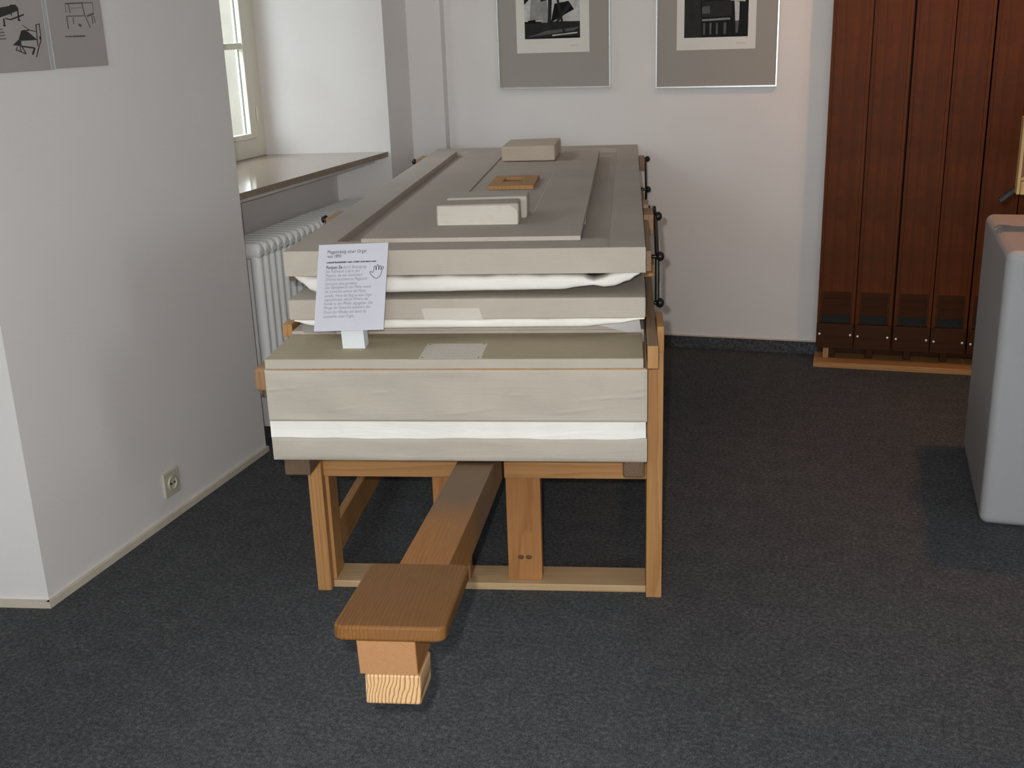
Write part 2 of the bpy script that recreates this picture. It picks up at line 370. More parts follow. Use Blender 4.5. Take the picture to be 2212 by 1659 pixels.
w4o = struct('window_4', w4, 'window_paint', 'cream window added in the unseen wall behind the camera for daylight')  # added out of view, fills the room with daylight from behind
for a_, b_ in ((-1.03, -0.17), (-0.11, 0.76), (0.82, 1.63)): struct('pane', MB().box(a_ - 0.003, b_ + 0.003, -2.873, -2.868, 0.968, 2.232), 'glass', parent=w4o)
struct('baseboard_back', MB().box(-1.930, 3.5, TB - 0.006, TB + 0.02, 0.0, 0.060, 0.002), 'carpet', 'upturned carpet strip along the end wall')
struct('trim_1', MB().box(-1.930, 3.5, TB - 0.009, TB + 0.02, 0.0602, 0.066, 0.001), 'baseboard', 'thin cream edging above the carpet strip')
bl = MB()
bl.prism([(S0, 2.25), (S0 + 0.012, 2.25), (S0 + 0.012, 3.487), (S0, 3.487)], 'z', 0, 0.020)
bl.prism([(S0 + 0.012, 2.25), (S0, 2.262), (-2.6, 2.162), (-2.6, 2.147)], 'z', 0, 0.020)
bl.prism([(S0, 4.846), (S0 + 0.012, 4.846), (S0 + 0.012, 5.125), (S0, 5.125)], 'z', 0, 0.020)
struct('baseboard_left', bl, 'baseboard', 'low cream baseboard strip')

def window(idx, t0, t1, label):
    z0, z1 = 0.968, 2.42
    fr = MB()
    fr.box(SW - 0.022, SW, t0, t0 + 0.085, z0, z1, 0.004); fr.box(SW - 0.022, SW, t1 - 0.085, t1, z0, z1, 0.004)
    fr.box(SW - 0.022, SW, t0 + 0.08, t1 - 0.08, z0, z0 + 0.085, 0.004); fr.box(SW - 0.022, SW, t0 + 0.08, t1 - 0.08, z1 - 0.08, z1, 0.004)
    tm = (t0 + t1) / 2
    fr.box(SW - 0.021, SW - 0.001, tm - 0.03, tm + 0.03, z0 + 0.08, z1 - 0.08, 0.004)
    o = struct('window_%d' % idx, fr, 'window_paint', label)
    for a, b in ((t0 + 0.085, tm - 0.03), (tm + 0.03, t1 - 0.085)):
        sh = MB(); w = 0.062; za, zb = z0 + 0.088, z1 - 0.083
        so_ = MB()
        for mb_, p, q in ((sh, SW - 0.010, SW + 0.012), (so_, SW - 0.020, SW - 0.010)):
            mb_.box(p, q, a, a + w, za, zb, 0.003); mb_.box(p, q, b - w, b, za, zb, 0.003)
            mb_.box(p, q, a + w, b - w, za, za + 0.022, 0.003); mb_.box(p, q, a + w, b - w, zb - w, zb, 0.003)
        s_ = struct('sash', sh, 'window_paint', parent=o)
        struct('outer_bead', so_, 'paint_dimmed', parent=s_)
        for zz in (1.457, 1.90):
            struct('glazing_bar', MB().box(SW - 0.018, SW + 0.006, a + w - 0.004, b - w + 0.004, zz - 0.014, zz + 0.014, 0.004), 'window_paint', parent=s_)
        for za_, zb_ in ((za + 0.022, 1.443), (1.471, 1.886), (1.914, zb - w)):
            struct('pane', MB().box(SW - 0.015, SW - 0.012, a + w - 0.003, b - w + 0.003, za_ - 0.003, zb_ + 0.003), 'glass', parent=s_)
    for zz in (1.13, 2.2):
        struct('hinge', MB().tube((SW + 0.016, t1 - 0.083, zz), (SW + 0.016, t1 - 0.083, zz + 0.06), 0.006), 'window_paint', parent=o)
    return o
window(1, 3.615, 4.716, 'cream painted casement window in the niche above the radiator')
window(2, 0.66, 2.15, 'cream painted casement window added beside the camera for daylight, out of view')  # second one is unseen, added so daylight also enters near the camera
sill = MB(); sill.prism([(-2.112, 3.492), (-2.112, 4.842), (SW - 0.024, 4.709), (SW - 0.024, 3.624)], 'z', 0.945, 0.968)
struct('trim_2', sill, 'sill', 'polished beige stone window sill above the radiator')
struct('trim_3', MB().prism([(-2.175, 3.51), (-2.175, 4.826), (-2.36, 4.786), (-2.36, 3.55)], 'z', 0.918, 0.945), 'wall', 'white ledge under the window sill')
sill2 = MB(); sill2.prism([(-2.112, 0.56), (-2.112, 2.25), (SW - 0.024, 2.14), (SW - 0.024, 0.67)], 'z', 0.945, 0.968)
struct('trim_4', sill2, 'sill')

# outside
fo = room_obj('building', MB().box(-9.6, -9.0, -8, 15.25, -3.0, 5.2), 'facade', (-9.3, 3.6, -3.0))
tag(fo, 'beige plastered building facade outside the window', 'building')
go = struct('ground', MB().box(-40, -2.82, -30, 40, -3.1, -3.0), 'ground', 'paved ground outside')

# ------------------------------------------------------------------ radiator
rad = Thing('radiator', 'white column radiator in the niche under the window sill', 'radiator', (-2.20, 4.1, 0.0), True)
def rad_section():
    mb = MB()
    for s in (-2.135, -2.20, -2.265):
        rings = []
        for z in (0.17, 0.20, 0.22, 0.72, 0.74, 0.765):
            k = {0.17: 0.6, 0.20: 0.95, 0.22: 1, 0.72: 1, 0.74: 0.95, 0.765: 0.6}[z]
            rings.append([(s + 0.0235 * k * math.cos(a), 0.0175 * k * math.sin(a), z) for a in [2 * math.pi * i / 14 for i in range(14)]])
        mb.loft(rings)
    for z in (0.20, 0.735):
        prof = []
        for a in range(16):
            t = 2 * math.pi * a / 16
            prof.append((0.0205 * math.cos(t), 0.036 * math.sin(t) * (1 if math.sin(t) > 0 else 0.8)))
        rings = []
        for s, k in ((-2.160 + 0.052, 0.25), (-2.160 + 0.049, 0.65), (-2.160 + 0.04, 0.92), (-2.14, 1.0), (-2.26, 1.0), (-2.280, 0.92), (-2.29, 0.65), (-2.293, 0.25)):
            rings.append([(s, p[0], z + p[1] * k) for p in prof])
        mb.loft(rings)
    return mb
sec = None
NSEC = 23
for i in range(NSEC):
    t = 3.615 + i * 0.0485
    if sec is None:
        mb = rad_section(); me = mb.mesh('radiator_section', 'radiator', (-2.2, 0, 0))
        sec = me
    o = link('radiator_section', sec, rad.o, loc=(0, t - 4.1, 0))
for z, s in ((0.735, -2.20), (0.20, -2.20)):
    hb = MB(); hb.tube((s, 3.604, z), (s, 3.583, z), 0.030, 20); hb.tube((s, 3.583, z), (s, 3.573, z), 0.022, 6)
    h_ = rad.part('end_plug', hb, 'radiator')
    rad.part('air_vent', MB().tube((s, 3.574, z), (s, 3.566, z), 0.008), 'metal_dark', h_)
rad.part('supply_pipe', MB().tube((-2.285, 3.59, 0.0), (-2.285, 3.59, 0.70), 0.009), 'radiator')
for t in (3.75, 4.55):
    rad.part('foot', MB().box(-2.26, -2.14, t - 0.02, t + 0.02, 0.0, 0.185, 0.004), 'radiator')

# ------------------------------------------------------------------ wall socket
sk = Thing('wall_socket', 'ivory wall socket low on the white wall', 'socket', (S0, 2.873, 0.122), True)
sk.part('cover_plate', MB().box(S0, S0 + 0.009, 2.832, 2.914, 0.080, 0.164, 0.003), 'socket')
ring = MB()
rr = [[(x, 2.873 + r * math.cos(a), 0.122 + r * math.sin(a)) for a in [2 * math.pi * i / 24 for i in range(24)]] for x, r in ((S0 + 0.009, 0.024), (S0 + 0.014, 0.023), (S0 + 0.014, 0.020), (S0 + 0.0095, 0.0195))]
ring.loft(rr)
ins = sk.part('socket_insert', ring, 'socket')
for dt in (-0.0095, 0.0095):
    sk.part('pin_hole', MB().tube((S0 + 0.0093, 2.873 + dt, 0.122), (S0 + 0.0146, 2.873 + dt, 0.122), 0.0025), 'pipedark', ins)

# ------------------------------------------------------------------ poster on the left wall
ps = Thing('poster_board', 'grey poster board with drawings of bellows and keyboard stands', 'poster', (S0 + 0.004, 2.56, 1.43), True)
ps.part('sheet', MB().box(S0 + 0.002, S0 + 0.008, 2.285, 2.595, 1.43, 2.12, 0.001), 'poster')
ps.part('sheet', MB().box(S0 + 0.002, S0 + 0.008, 2.613, 2.842, 1.432, 2.12, 0.001), 'poster')
js = ps.part('joint_strip', MB().box(S0 + 0.002, S0 + 0.0075, 2.5955, 2.6125, 1.43, 2.12), 'acrylic')
for t in (2.5955, 2.6115):
    ps.part('bright_edge', MB().box(S0 + 0.0075, S0 + 0.0085, t, t + 0.0012, 1.43, 2.12), 'white_card', js)
def poly_print(polys, strokes):
    mb = MB()
    for p in polys: mb.prism(p, 'x', S0 + 0.0082, S0 + 0.0088)
    for (a, b, w) in strokes:
        a = Vector(a); b = Vector(b); d = (b - a).normalized(); n_ = Vector((-d.y, d.x)) * w * 0.75
        mb.prism([tuple(a - n_), tuple(b - n_), tuple(b + n_), tuple(a + n_)], 'x', S0 + 0.0082, S0 + 0.0088)
    return mb
A_ = [((2.446, 1.561), (2.445, 1.543), .0033), ((2.501, 1.58), (2.5, 1.556), .0029), ((2.476, 1.574), (2.475, 1.567), .002), ((2.452, 1.561), (2.47, 1.558), .0019), ((2.47, 1.558), (2.521, 1.57), .0024), ((2.496, 1.557), (2.505, 1.556), .0024), ((2.44, 1.544), (2.449, 1.543), .0021)]
ps.part('bellows_drawing', poly_print([[(2.30, 1.57), (2.432, 1.586), (2.474, 1.591), (2.477, 1.594), (2.496, 1.594), (2.505, 1.585), (2.502, 1.58), (2.465, 1.57), (2.426, 1.562), (2.30, 1.545)]], A_), 'poster_ink')
B_ = [((2.494, 1.506), (2.491, 1.493), .0029), ((2.491, 1.493), (2.543, 1.487), .0024), ((2.561, 1.545), (2.556, 1.492), .002), ((2.574, 1.546), (2.572, 1.507), .0016), ((2.572, 1.507), (2.557, 1.485), .0019), ((2.561, 1.545), (2.575, 1.547), .0013), ((2.543, 1.487), (2.531, 1.471), .0037), ((2.557, 1.485), (2.544, 1.464), .0019), ((2.479, 1.492), (2.473, 1.483), .0012), ((2.489, 1.492), (2.49, 1.479), .0019), ((2.496, 1.492), (2.506, 1.475), .0019), ((2.471, 1.485), (2.508, 1.473), .0016), ((2.502, 1.53), (2.534, 1.532), .0019), ((2.534, 1.532), (2.556, 1.528), .0013), ((2.511, 1.544), (2.533, 1.532), .0011), ((2.571, 1.516), (2.569, 1.508), .004)]
ps.part('wedge_bellows_drawing', poly_print([[(2.502, 1.53), (2.525, 1.529), (2.558, 1.507), (2.494, 1.506), (2.489, 1.511)], [(2.463, 1.496), (2.491, 1.511), (2.491, 1.493)]], B_), 'poster_ink')
C_ = [((2.689, 1.598), (2.765, 1.601), .0024), ((2.765, 1.601), (2.806, 1.602), .0013), ((2.702, 1.598), (2.705, 1.574), .0021), ((2.76, 1.6), (2.765, 1.571), .0024), ((2.765, 1.571), (2.782, 1.535), .0021), ((2.711, 1.587), (2.757, 1.588), .0008), ((2.806, 1.602), (2.804, 1.574), .0008), ((2.688, 1.566), (2.764, 1.567), .0016), ((2.688, 1.566), (2.689, 1.533), .0024), ((2.714, 1.562), (2.713, 1.545), .0019), ((2.734, 1.544), (2.745, 1.54), .0045), ((2.775, 1.566), (2.806, 1.573), .0035), ((2.796, 1.567), (2.796, 1.546), .0019), ((2.803, 1.567), (2.808, 1.549), .0019), ((2.689, 1.595), (2.688, 1.575), .0011)]
ps.part('stand_drawing', poly_print([], C_), 'poster_ink2')
def scribble(t0, t1, z, h):
    out = []; t = t0
    while t < t1:
        w = random.uniform(0.002, 0.006); out.append(((t, z), (min(t + w, t1), z), h * random.uniform(0.7, 1.15))); t += w + 0.0009
    return out
cp = []
for z, t1 in ((1.535, 2.436), (1.5275, 2.440), (1.520, 2.440), (1.512, 2.442)): cp += scribble(2.36, t1, z, .0021)
ps.part('caption', poly_print([], cp), 'poster_ink2')
ps.part('caption', poly_print([], scribble(2.672, 2.756, 1.5135, .0028)), 'poster_ink2')

# ------------------------------------------------------------------ framed photographs
def picture(label, s0, s1, zb, ms0, ms1, mz, ps0, ps1, pz, shapes, ztop=1.98):
    f = 0.012; t = TB
    th = Thing('framed_photograph', label, 'picture', ((s0 + s1) / 2, t, zb), True, 'framed photographs on the end wall')
    fr = MB()
    fr.box(s0, s0 + f * 0.6, t - 0.024, t - 0.001, zb, ztop, 0.001); fr.box(s1 - f * 0.6, s1, t - 0.024, t - 0.001, zb, ztop, 0.001)
    fr.box(s0 + f * 0.6, s1 - f * 0.6, t - 0.024, t - 0.001, zb, zb + f * 0.6, 0.001); fr.box(s0 + f * 0.6, s1 - f * 0.6, t - 0.024, t - 0.001, ztop - f * 0.6, ztop, 0.001)
    th.part('frame', fr, 'alu', label='slim silver aluminium frame')
    b = MB(); b.box(s0 + 0.006, s1 - 0.006, t - 0.016, t - 0.010, zb + 0.006, ztop - 0.006)
    th.part('mat_board', b, 'mat_board', label='grey mat board')
    mt = ztop - (mz - zb) * 0.75
    pr = th.part('print', MB().box(ms0, ms1, t - 0.0172, t - 0.016, mz, mt), 'print_paper')
    ptop = mt - (pz - mz) * 0.6
    ph = MB(); ph.box(ps0, ps1, t - 0.0176, t - 0.0171, pz, ptop, mi=0)
    wdt, hgt = ps1 - ps0, 0.20
    for k, (mi, pts) in enumerate(shapes):
        ph.prism([(ps0 + u * wdt, pz + v * hgt) for u, v in pts], 'y', t - 0.0177 - 0.00008 * k, t - 0.0176, mi)
    th.part('photo_image', ph, ['g%d' % k for k in range(5)], pr, label='black and white photograph')
    sg = MB(); zz = (mz + pz) / 2
    x = ms1 - (ms1 - ps1) - 0.05
    for k in range(7):
        sg.tube((x + k * 0.006, t - 0.0174, zz - 0.004 + 0.006 * (k % 2)), (x + (k + 1) * 0.006, t - 0.0174, zz - 0.004 + 0.006 * ((k + 1) % 2)), 0.0005, 5)
    th.part('signature', sg, 'ink_grey', pr)
    return th
picture('silver framed black and white photograph nearest the window, of crossing beams', -1.666, -1.129, 1.222, -1.571, -1.227, 1.381, -1.531, -1.270, 1.443,
        [(4, [(0.0, 0.38), (1, 0.36), (1, 1.2), (0.0, 1.2)]), (3, [(0.1, 0.4), (0.45, 0.4), (0.4, 0.9), (0.12, 0.85)]), (3, [(0.3, 0.12), (0.5, 0.5), (0.42, 0.6), (0.24, 0.2)]),
         (1, [(0.0, 0.02), (1, 0.05), (1, 0.36), (0, 0.34)]), (2, [(0.05, 0.04), (0.9, 0.16), (1, 0.24), (0.4, 0.17)]), (4, [(0.5, 0.05), (0.95, 0.10), (0.95, 0.13), (0.5, 0.08)]),
         (1, [(0.42, 0.3), (0.48, 0.3), (0.52, 1.2), (0.45, 1.2)]), (0, [(0.48, 0.35), (0.9, 0.62), (0.8, 0.8), (0.55, 0.75)]), (1, [(0.3, 0.8), (0.95, 0.98), (0.95, 1.06), (0.3, 0.88)]),
         (0, [(0, 0.75), (0.12, 0.9), (0.16, 1.2), (0, 1.2)]), (1, [(0.52, 0.3), (0.58, 0.3), (0.86, 0.72), (0.8, 0.75)]), (0, [(0.06, 0.34), (0.2, 0.34), (0.2, 0.42), (0.06, 0.40)]),
         (4, [(0.22, 0.86), (0.42, 0.96), (0.42, 1.2), (0.2, 1.2)]), (1, [(0.7, 0.1), (0.74, 0.1), (0.62, 0.9), (0.58, 0.9)])])
picture('silver framed black and white photograph next to the dark pipes', -0.923, -0.388, 1.214, -0.830, -0.486, 1.376, -0.797, -0.520, 1.428,
        [(1, [(0.0, 0.0), (0.27, 0.0), (0.25, 1.2), (0, 1.2)]), (4, [(0.28, 0.78), (0.72, 0.80), (0.72, 0.93), (0.28, 0.90)]), (4, [(0.3, 0.79), (0.55, 0.80), (0.55, 0.88), (0.3, 0.87)]),
         (3, [(0.28, 0.34), (0.72, 0.36), (0.72, 0.40), (0.28, 0.38)]), (1, [(0.28, 0.42), (0.74, 0.44), (0.74, 0.76), (0.28, 0.74)]), (2, [(0.28, 0.5), (0.4, 0.5), (0.4, 0.66), (0.28, 0.64)]),
         (4, [(0.72, 0.75), (0.95, 0.72), (0.98, 1.2), (0.74, 1.2)]), (4, [(0.78, 0.74), (0.86, 0.72), (0.86, 0.34), (0.80, 0.32)]), (2, [(0.80, 0.33), (0.86, 0.33), (0.84, 0.08), (0.81, 0.08)]),
         (2, [(0.30, 0.06), (0.33, 0.06), (0.33, 0.3), (0.30, 0.3)]), (2, [(0.40, 0.06), (0.43, 0.06), (0.43, 0.3), (0.40, 0.3)]), (2, [(0.5, 0.06), (0.53, 0.06), (0.53, 0.3), (0.5, 0.3)]), (2, [(0.62, 0.06), (0.66, 0.06), (0.66, 0.3), (0.62, 0.3)])])

# ------------------------------------------------------------------ wooden organ pipes
pb = Thing('pipe_base_board', 'light wooden board on the carpet under the dark organ pipes', 'board', (0.45, 5.06, 0), True)
pb.part('board', MB().box(-0.168, 1.15, 4.972, 5.14, 0.0, 0.026, 0.003), 'pine_x')
eb = room_obj('wooden_block', MB().box(-0.130, -0.105, 5.045, 5.062, 0.026, 0.080, 0.002), 'pine_z', (-0.117, 5.053, 0.026))
tag(eb, 'small light wooden block under the leftmost organ pipe', 'block')
pipe_lab = ['leftmost dark wooden organ pipe, next to the white wall', 'second dark wooden organ pipe from the white wall', 'third dark wooden organ pipe from the white wall',
            'fourth dark wooden organ pipe from the white wall', 'fifth dark wooden organ pipe from the white wall, partly behind the pedestal', 'rightmost dark wooden organ pipe, behind the pedestal']
pe = [-0.163, 0.0, 0.160, 0.319, 0.468, 0.617, 0.770]
def make_pipe(i):
    a, b = pe[i] + [0.001, 0.002, 0.004, 0.0015, 0.003, 0.002][i], pe[i + 1] - [0.002, 0.004, 0.0015, 0.003, 0.002, 0.002][i]; c = (a + b) / 2; w = b - a; f = 5.035; bk = 5.160
    th = Thing('organ_pipe', pipe_lab[i], 'organ pipe', (c, 5.10, 0.026), True, 'dark wooden organ pipes on the base board')
    top = 2.45; zc = 0.178
    lean = 0.0
    def sh(p): return (p[0] + (p[2] - 0.1) * lean, p[1], p[2])
    th.part('side_board', MB().box(a, a + 0.014, f, bk, zc, top, 0.001).xf(sh), 'pipewood')
    th.part('side_board', MB().box(b - 0.014, b, f, bk, zc, top, 0.001).xf(sh), 'pipewood')
    th.part('back_board', MB().box(a + 0.014, b - 0.014, bk - 0.014, bk - 0.001, zc, top).xf(sh), 'pipewood')
    zm = 0.228
    th.part('front_board', MB().box(a + 0.014, b - 0.014, f + 0.001, f + 0.014, 0.335, top, 0.001).xf(sh), 'pipewood')
    # upper lip: bevelled sunk panel
    lip = MB(); lip.prism([(f + 0.001, 0.336), (f + 0.014, 0.336), (f + 0.014, zm), (f + 0.010, zm)], 'x', a + 0.022, b - 0.022)
    lip.box(a + 0.014, a + 0.0225, f + 0.001, f + 0.014, zm - 0.03, 0.336); lip.box(b - 0.0225, b - 0.014, f + 0.001, f + 0.014, zm - 0.03, 0.336)
    th.part('upper_lip', lip.xf(sh), 'pipecap')
    th.part('mouth_opening', MB().box(a + 0.0145, b - 0.0145, f + 0.020, f + 0.026, zm - 0.04, zm + 0.02).xf(sh), 'pipedark')
    cap = MB(); cap.box(a, b, f - 0.012, f + 0.012, 0.078, 0.190, 0.002)
    cp_ = th.part('cap_board', cap, 'pipecap')
    for x in (a + 0.014, b - 0.014):
        th.part('screw', MB().ball((x, f - 0.0125, 0.142 - 0.004 * i), 0.0055, (1, 0.5, 1), u=10, v=6), 'screw', cp_)
    th.part('bottom_block', MB().box(a + 0.002, b - 0.002, f + 0.012, bk - 0.002, 0.082, zc, 0.002), 'pipecap')
    ft = MB(); ft.box(c - 0.026, c + 0.006, f + 0.03, f + 0.075, 0.026, 0.084, 0.003)
    th.part('foot', ft, 'pipecap')
for i in range(6): make_pipe(i)
rk = room_obj('gap_backing', MB().box(-0.155, 1.12, 5.1605, 5.1735, 0.0, 2.40, 0.002), 'pipecap', (0.48, 5.167, 0.0))  # added board, hides the lit wall so the pipe gaps stay dark
tag(rk, 'dark board added behind the organ pipes to keep their gaps dark', 'board')

# ------------------------------------------------------------------ pedestal and the model on it
pd = MB(); pd.box(0.402, 0.98, 3.398, 4.075, 0.0, 0.848, 0.026, 7)
po = room_obj('pedestal', pd, 'pedestal', (0.69, 3.74, 0.0))
for p in po.data.polygons: p.use_smooth = False
tag(po, 'white lacquered display pedestal with rounded edges', 'pedestal')
mo = Thing('organ_model', 'small light wooden model with red brown panel and black key on the pedestal', 'model', (0.60, 3.8, 0.848), True)
zz0, zz1 = 0.952, 1.187
mo.part('post', MB().box(0.456, 0.466, 3.79, 3.84, zz0, zz1, 0.002), 'model_wood')
mo.part('post', MB().box(0.80, 0.818, 3.79, 3.84, zz0, zz1, 0.002), 'model_wood')
mo.part('bottom_rail', MB().box(0.466, 0.80, 3.785, 3.84, zz0, zz0 + 0.042, 0.003), 'model_wood')
mo.part('top_rail', MB().box(0.466, 0.80, 3.79, 3.84, zz1 - 0.03, zz1, 0.003), 'model_wood')
mo.part('back_panel', MB().box(0.466, 0.80, 3.825, 3.838, zz0 + 0.042, zz1 - 0.03), 'model_red')
mo.part('diagonal_lever', MB().box(-0.06, 0.06, -0.006, 0.006, -0.008, 0.008, 0.002).xf(lambda p: (0.515 + p[0] * 0.8 - p[2] * 0.5, 3.815 + p[1], zz0 + 0.075 + p[0] * 0.6 + p[2] * 0.8)), 'model_wood')
kb = MB(); kb.box(-0.045, 0.03, -0.012, 0.012, -0.008, 0.008, 0.003)
mo.part('black_key', kb.xf(lambda p: (0.447 + p[0] * 0.72 - p[2] * 0.6, 3.85 + p[1], 0.95 + p[0] * 0.62 + p[2] * 0.72)), 'metal_dark')
mo.part('stem', MB().box(0.60, 0.66, 3.80, 3.84, 0.86, zz0, 0.003), 'model_wood')
mo.part('foot_plate', MB().box(0.54, 0.82, 3.74, 3.90, 0.848, 0.861, 0.003), 'model_wood')

# ------------------------------------------------------------------ stand of the bellows (world coordinates from here)
stt = Thing('wooden_stand', 'new light pine stand carrying the grey organ bellows', 'stand', (-0.39, 3.9, 0))
YB = 5.02
lg = MB(); lg.box(-0.871, -0.832, 2.755, 2.867, 0, 0.405, 0.002)
ll = stt.part('leg', lg, 'pine_z')
stt.part('inner_plank', MB().box(-0.832, -0.822, 2.785, 2.867, 0.021, 0.338, 0.001), 'pine_z', ll)
rg = MB(); rg.box(0.049, 0.091, 2.75, 2.905, 0, 0.698, 0.002); rg.box(0.0735, 0.0915, 2.75, 2.905, 0.697, 0.766, 0.002)
stt.part('leg', rg, 'pine_z')
stt.part('leg', MB().box(-0.871, -0.832, YB - 0.11, YB, 0, 0.405, 0.002), 'pine_z')
stt.part('leg', MB().box(0.049, 0.091, YB - 0.15, YB, 0, 0.698, 0.002), 'pine_z')
stt.part('cross_rail', MB().box(-0.832, -0.441, 2.775, 2.845, 0.340, 0.406, 0.002), 'pine_x')
stt.part('cross_rail', MB().box(-0.333, 0.049, 2.775, 2.845, 0.339, 0.406, 0.002), 'pine_x')
stt.part('cross_rail', MB().box(-0.832, 0.049, YB - 0.08, YB - 0.01, 0.340, 0.406, 0.002), 'pine_x')
stt.part('floor_board', MB().box(-0.831, 0.049, 2.777, 2.885, 0.0, 0.021, 0.002), 'pine_pale')
pr_ = stt.part('post', MB().box(-0.333, -0.238, 2.801, 2.845, 0.021, 0.339, 0.002), 'post')
for kx in (-0.297, -0.2745):
    km = MB(); km.loft([[(kx + 0.0085 * math.cos(a_) * r_, yy_, 0.0915 + 0.0068 * math.sin(a_) * r_) for a_ in [2 * math.pi * q_ / 16 for q_ in range(16)]] for yy_, r_ in ((2.8015, 1.0), (2.8004, 1.0), (2.8003, 0.5))])
    stt.part('knot', km, 'knot', pr_)
stt.part('post', MB().box(-0.536, -0.441, 2.801, 2.845, 0.021, 0.340, 0.002), 'post')
stt.part('side_rail', MB().box(-0.871, -0.846, 2.867, YB - 0.11, 0.03, 0.130, 0.002), 'pine_y')
stt.part('side_rail', MB().box(0.055, 0.080, 2.905, YB - 0.15, 0.03, 0.130, 0.002), 'pine_y')

# ------------------------------------------------------------------ the bellows
be = Thing('organ_bellows', 'large grey paper covered organ bellows with white folds on a pine stand', 'bellows', (-0.43, 3.9, 0.406))
XL, XR, Y0, YE = -0.909, 0.047, 2.60, 5.18
be.part('skid', MB().box(-0.888, -0.820, 2.62, 5.12, 0.4065, 0.457, 0.004), 'oldwood')
be.part('skid', MB().box(-0.013, 0.041, 2.62, 5.12, 0.4065, 0.457, 0.006), 'oldwood')
def wavy_box(x0, x1, y0, y1, z0, z1, amp=0.0015, nx=60, nz=10, bev=0.004, creases=()):
    """box whose front face is cloth: slightly uneven, corners softened"""
    bm = bmesh.new(); bmesh.ops.create_grid(bm, x_segments=nx, y_segments=nz, size=0.5)
    mb = MB()
    vs_ = []
    for v in bm.verts:
        u, w = v.co.x + 0.5, v.co.y + 0.5
        x = x0 + (x1 - x0) * u; z = z0 + (z1 - z0) * w
        edge = min(u * (x1 - x0), (1 - u) * (x1 - x0), w * (z1 - z0), (1 - w) * (z1 - z0))
        d = amp * (math.sin(9 * x + 3) * math.sin(31 * z) + 0.6 * math.sin(23 * x + 40 * z)) * min(1, edge / 0.02)
        for (cx_, cz_, l_, h_) in creases: d += h_ * math.exp(-((x - cx_) / l_) ** 2 - ((z - cz_ - 0.12 * (x - cx_)) / 0.0045) ** 2)
        d -= max(0, (bev - edge)) * 0.8
        v.co = Vector((x, y0 - d, z))
    mb.frombm(bm, 0, True)
    e = bev * 0.8
    mb.add([(x0, y0 + e, z0), (x1, y0 + e, z0), (x1, y1, z0), (x0, y1, z0), (x0, y0 + e, z1), (x1, y0 + e, z1), (x1, y1, z1), (x0, y1, z1)],
           [[0, 1, 2, 3], [4, 5, 6, 7], [1, 2, 6, 5], [0, 3, 7, 4], [2, 3, 7, 6]])
    return mb
be.part('lower_board', wavy_box(XL + 0.001, XR, Y0 + 0.001, YE, 0.457, 0.519), 'paper')
bd = MB()
rings = []
for k in range(61):
    u = k / 60; x = XL + 0.001 + (XR - 0.004 - XL) * u
    pinch = 0.004 * math.exp(-((x - 0.038) / 0.01) ** 2)
    wob = 0.0012 * math.sin(13 * x) + 0.0008 * math.sin(41 * x)
    rings.append([(x, Y0 + 0.012, 0.5165), (x, Y0 + 0.0015 + pinch * 2, 0.5185 + wob), (x, Y0 + 0.0035 + pinch * 2.5, 0.54), (x, Y0 + 0.003 + pinch * 2, 0.5625 - pinch), (x, Y0 + 0.012, 0.5635), (x, Y0 + 0.08, 0.5635), (x, Y0 + 0.08, 0.5165)])
bd.loft(rings, smooth=False)
be.part('white_fold_band', bd, 'leather', label='white leather band across the front')
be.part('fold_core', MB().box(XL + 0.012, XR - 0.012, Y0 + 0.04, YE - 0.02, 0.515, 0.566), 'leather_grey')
fb = be.part('front_board', wavy_box(XL, XR, Y0, YE, 0.5632, 0.6985, 0.002, 170, 60, creases=[(0.02, 0.630, 0.03, 0.0022), (-0.05, 0.626, 0.02, 0.0018), (-0.10, 0.622, 0.02, 0.0012), (-0.27, 0.634, 0.02, 0.0014), (-0.615, 0.640, 0.02, 0.0018), (-0.84, 0.652, 0.012, 0.0014), (-0.89, 0.648, 0.015, 0.0018), (0.03, 0.648, 0.015, 0.0016), (-0.13, 0.592, 0.07, 0.0012), (-0.40, 0.590, 0.08, 0.0010), (-0.70, 0.598, 0.04, 0.0010)]), 'paper')
be.part('wood_edge', MB().box(XL + 0.004, XR - 0.004, Y0 + 0.004, 2.84, 0.6985, 0.7022), 'orangewood', label='thin brown wood edge showing under the lid')
lid = MB()
rings = []
for k in range(41):
    u = k / 40; x = -0.904 + 0.941 * u; zz = 0.7020 + 0.0012 * math.sin(17 * x + 1) * (1 if x < -0.4 else 0.25)
    rings.append([(x, Y0 + 0.001, zz), (x, Y0 + 0.0005, 0.7245), (x, Y0 + 0.003, 0.727), (x, 2.84, 0.727), (x, 2.84, 0.7025)])
lid.loft(rings, smooth=False)
ld = be.part('lid', lid, ['paper_lid'], label='grey brown front lid')
# paper strip pasted over the front edge of the lid
be.part('lid_edge', MB().box(-0.9042, 0.0372, Y0 - 0.0006, Y0 + 0.0006, 0.7035, 0.7262), 'paper', ld)
lb = MB(); lb.box(-0.514, -0.358, 2.606, 2.738, 0.7272, 0.7278)
lab = be.part('paper_label', lb, 'paper_patch', ld, label='small pale paper label pinned on the lid')
be.part('base_body', MB().box(XL + 0.004, XR - 0.004, 2.842, YE, 0.6985, 0.735, 0.004), 'paper_top')

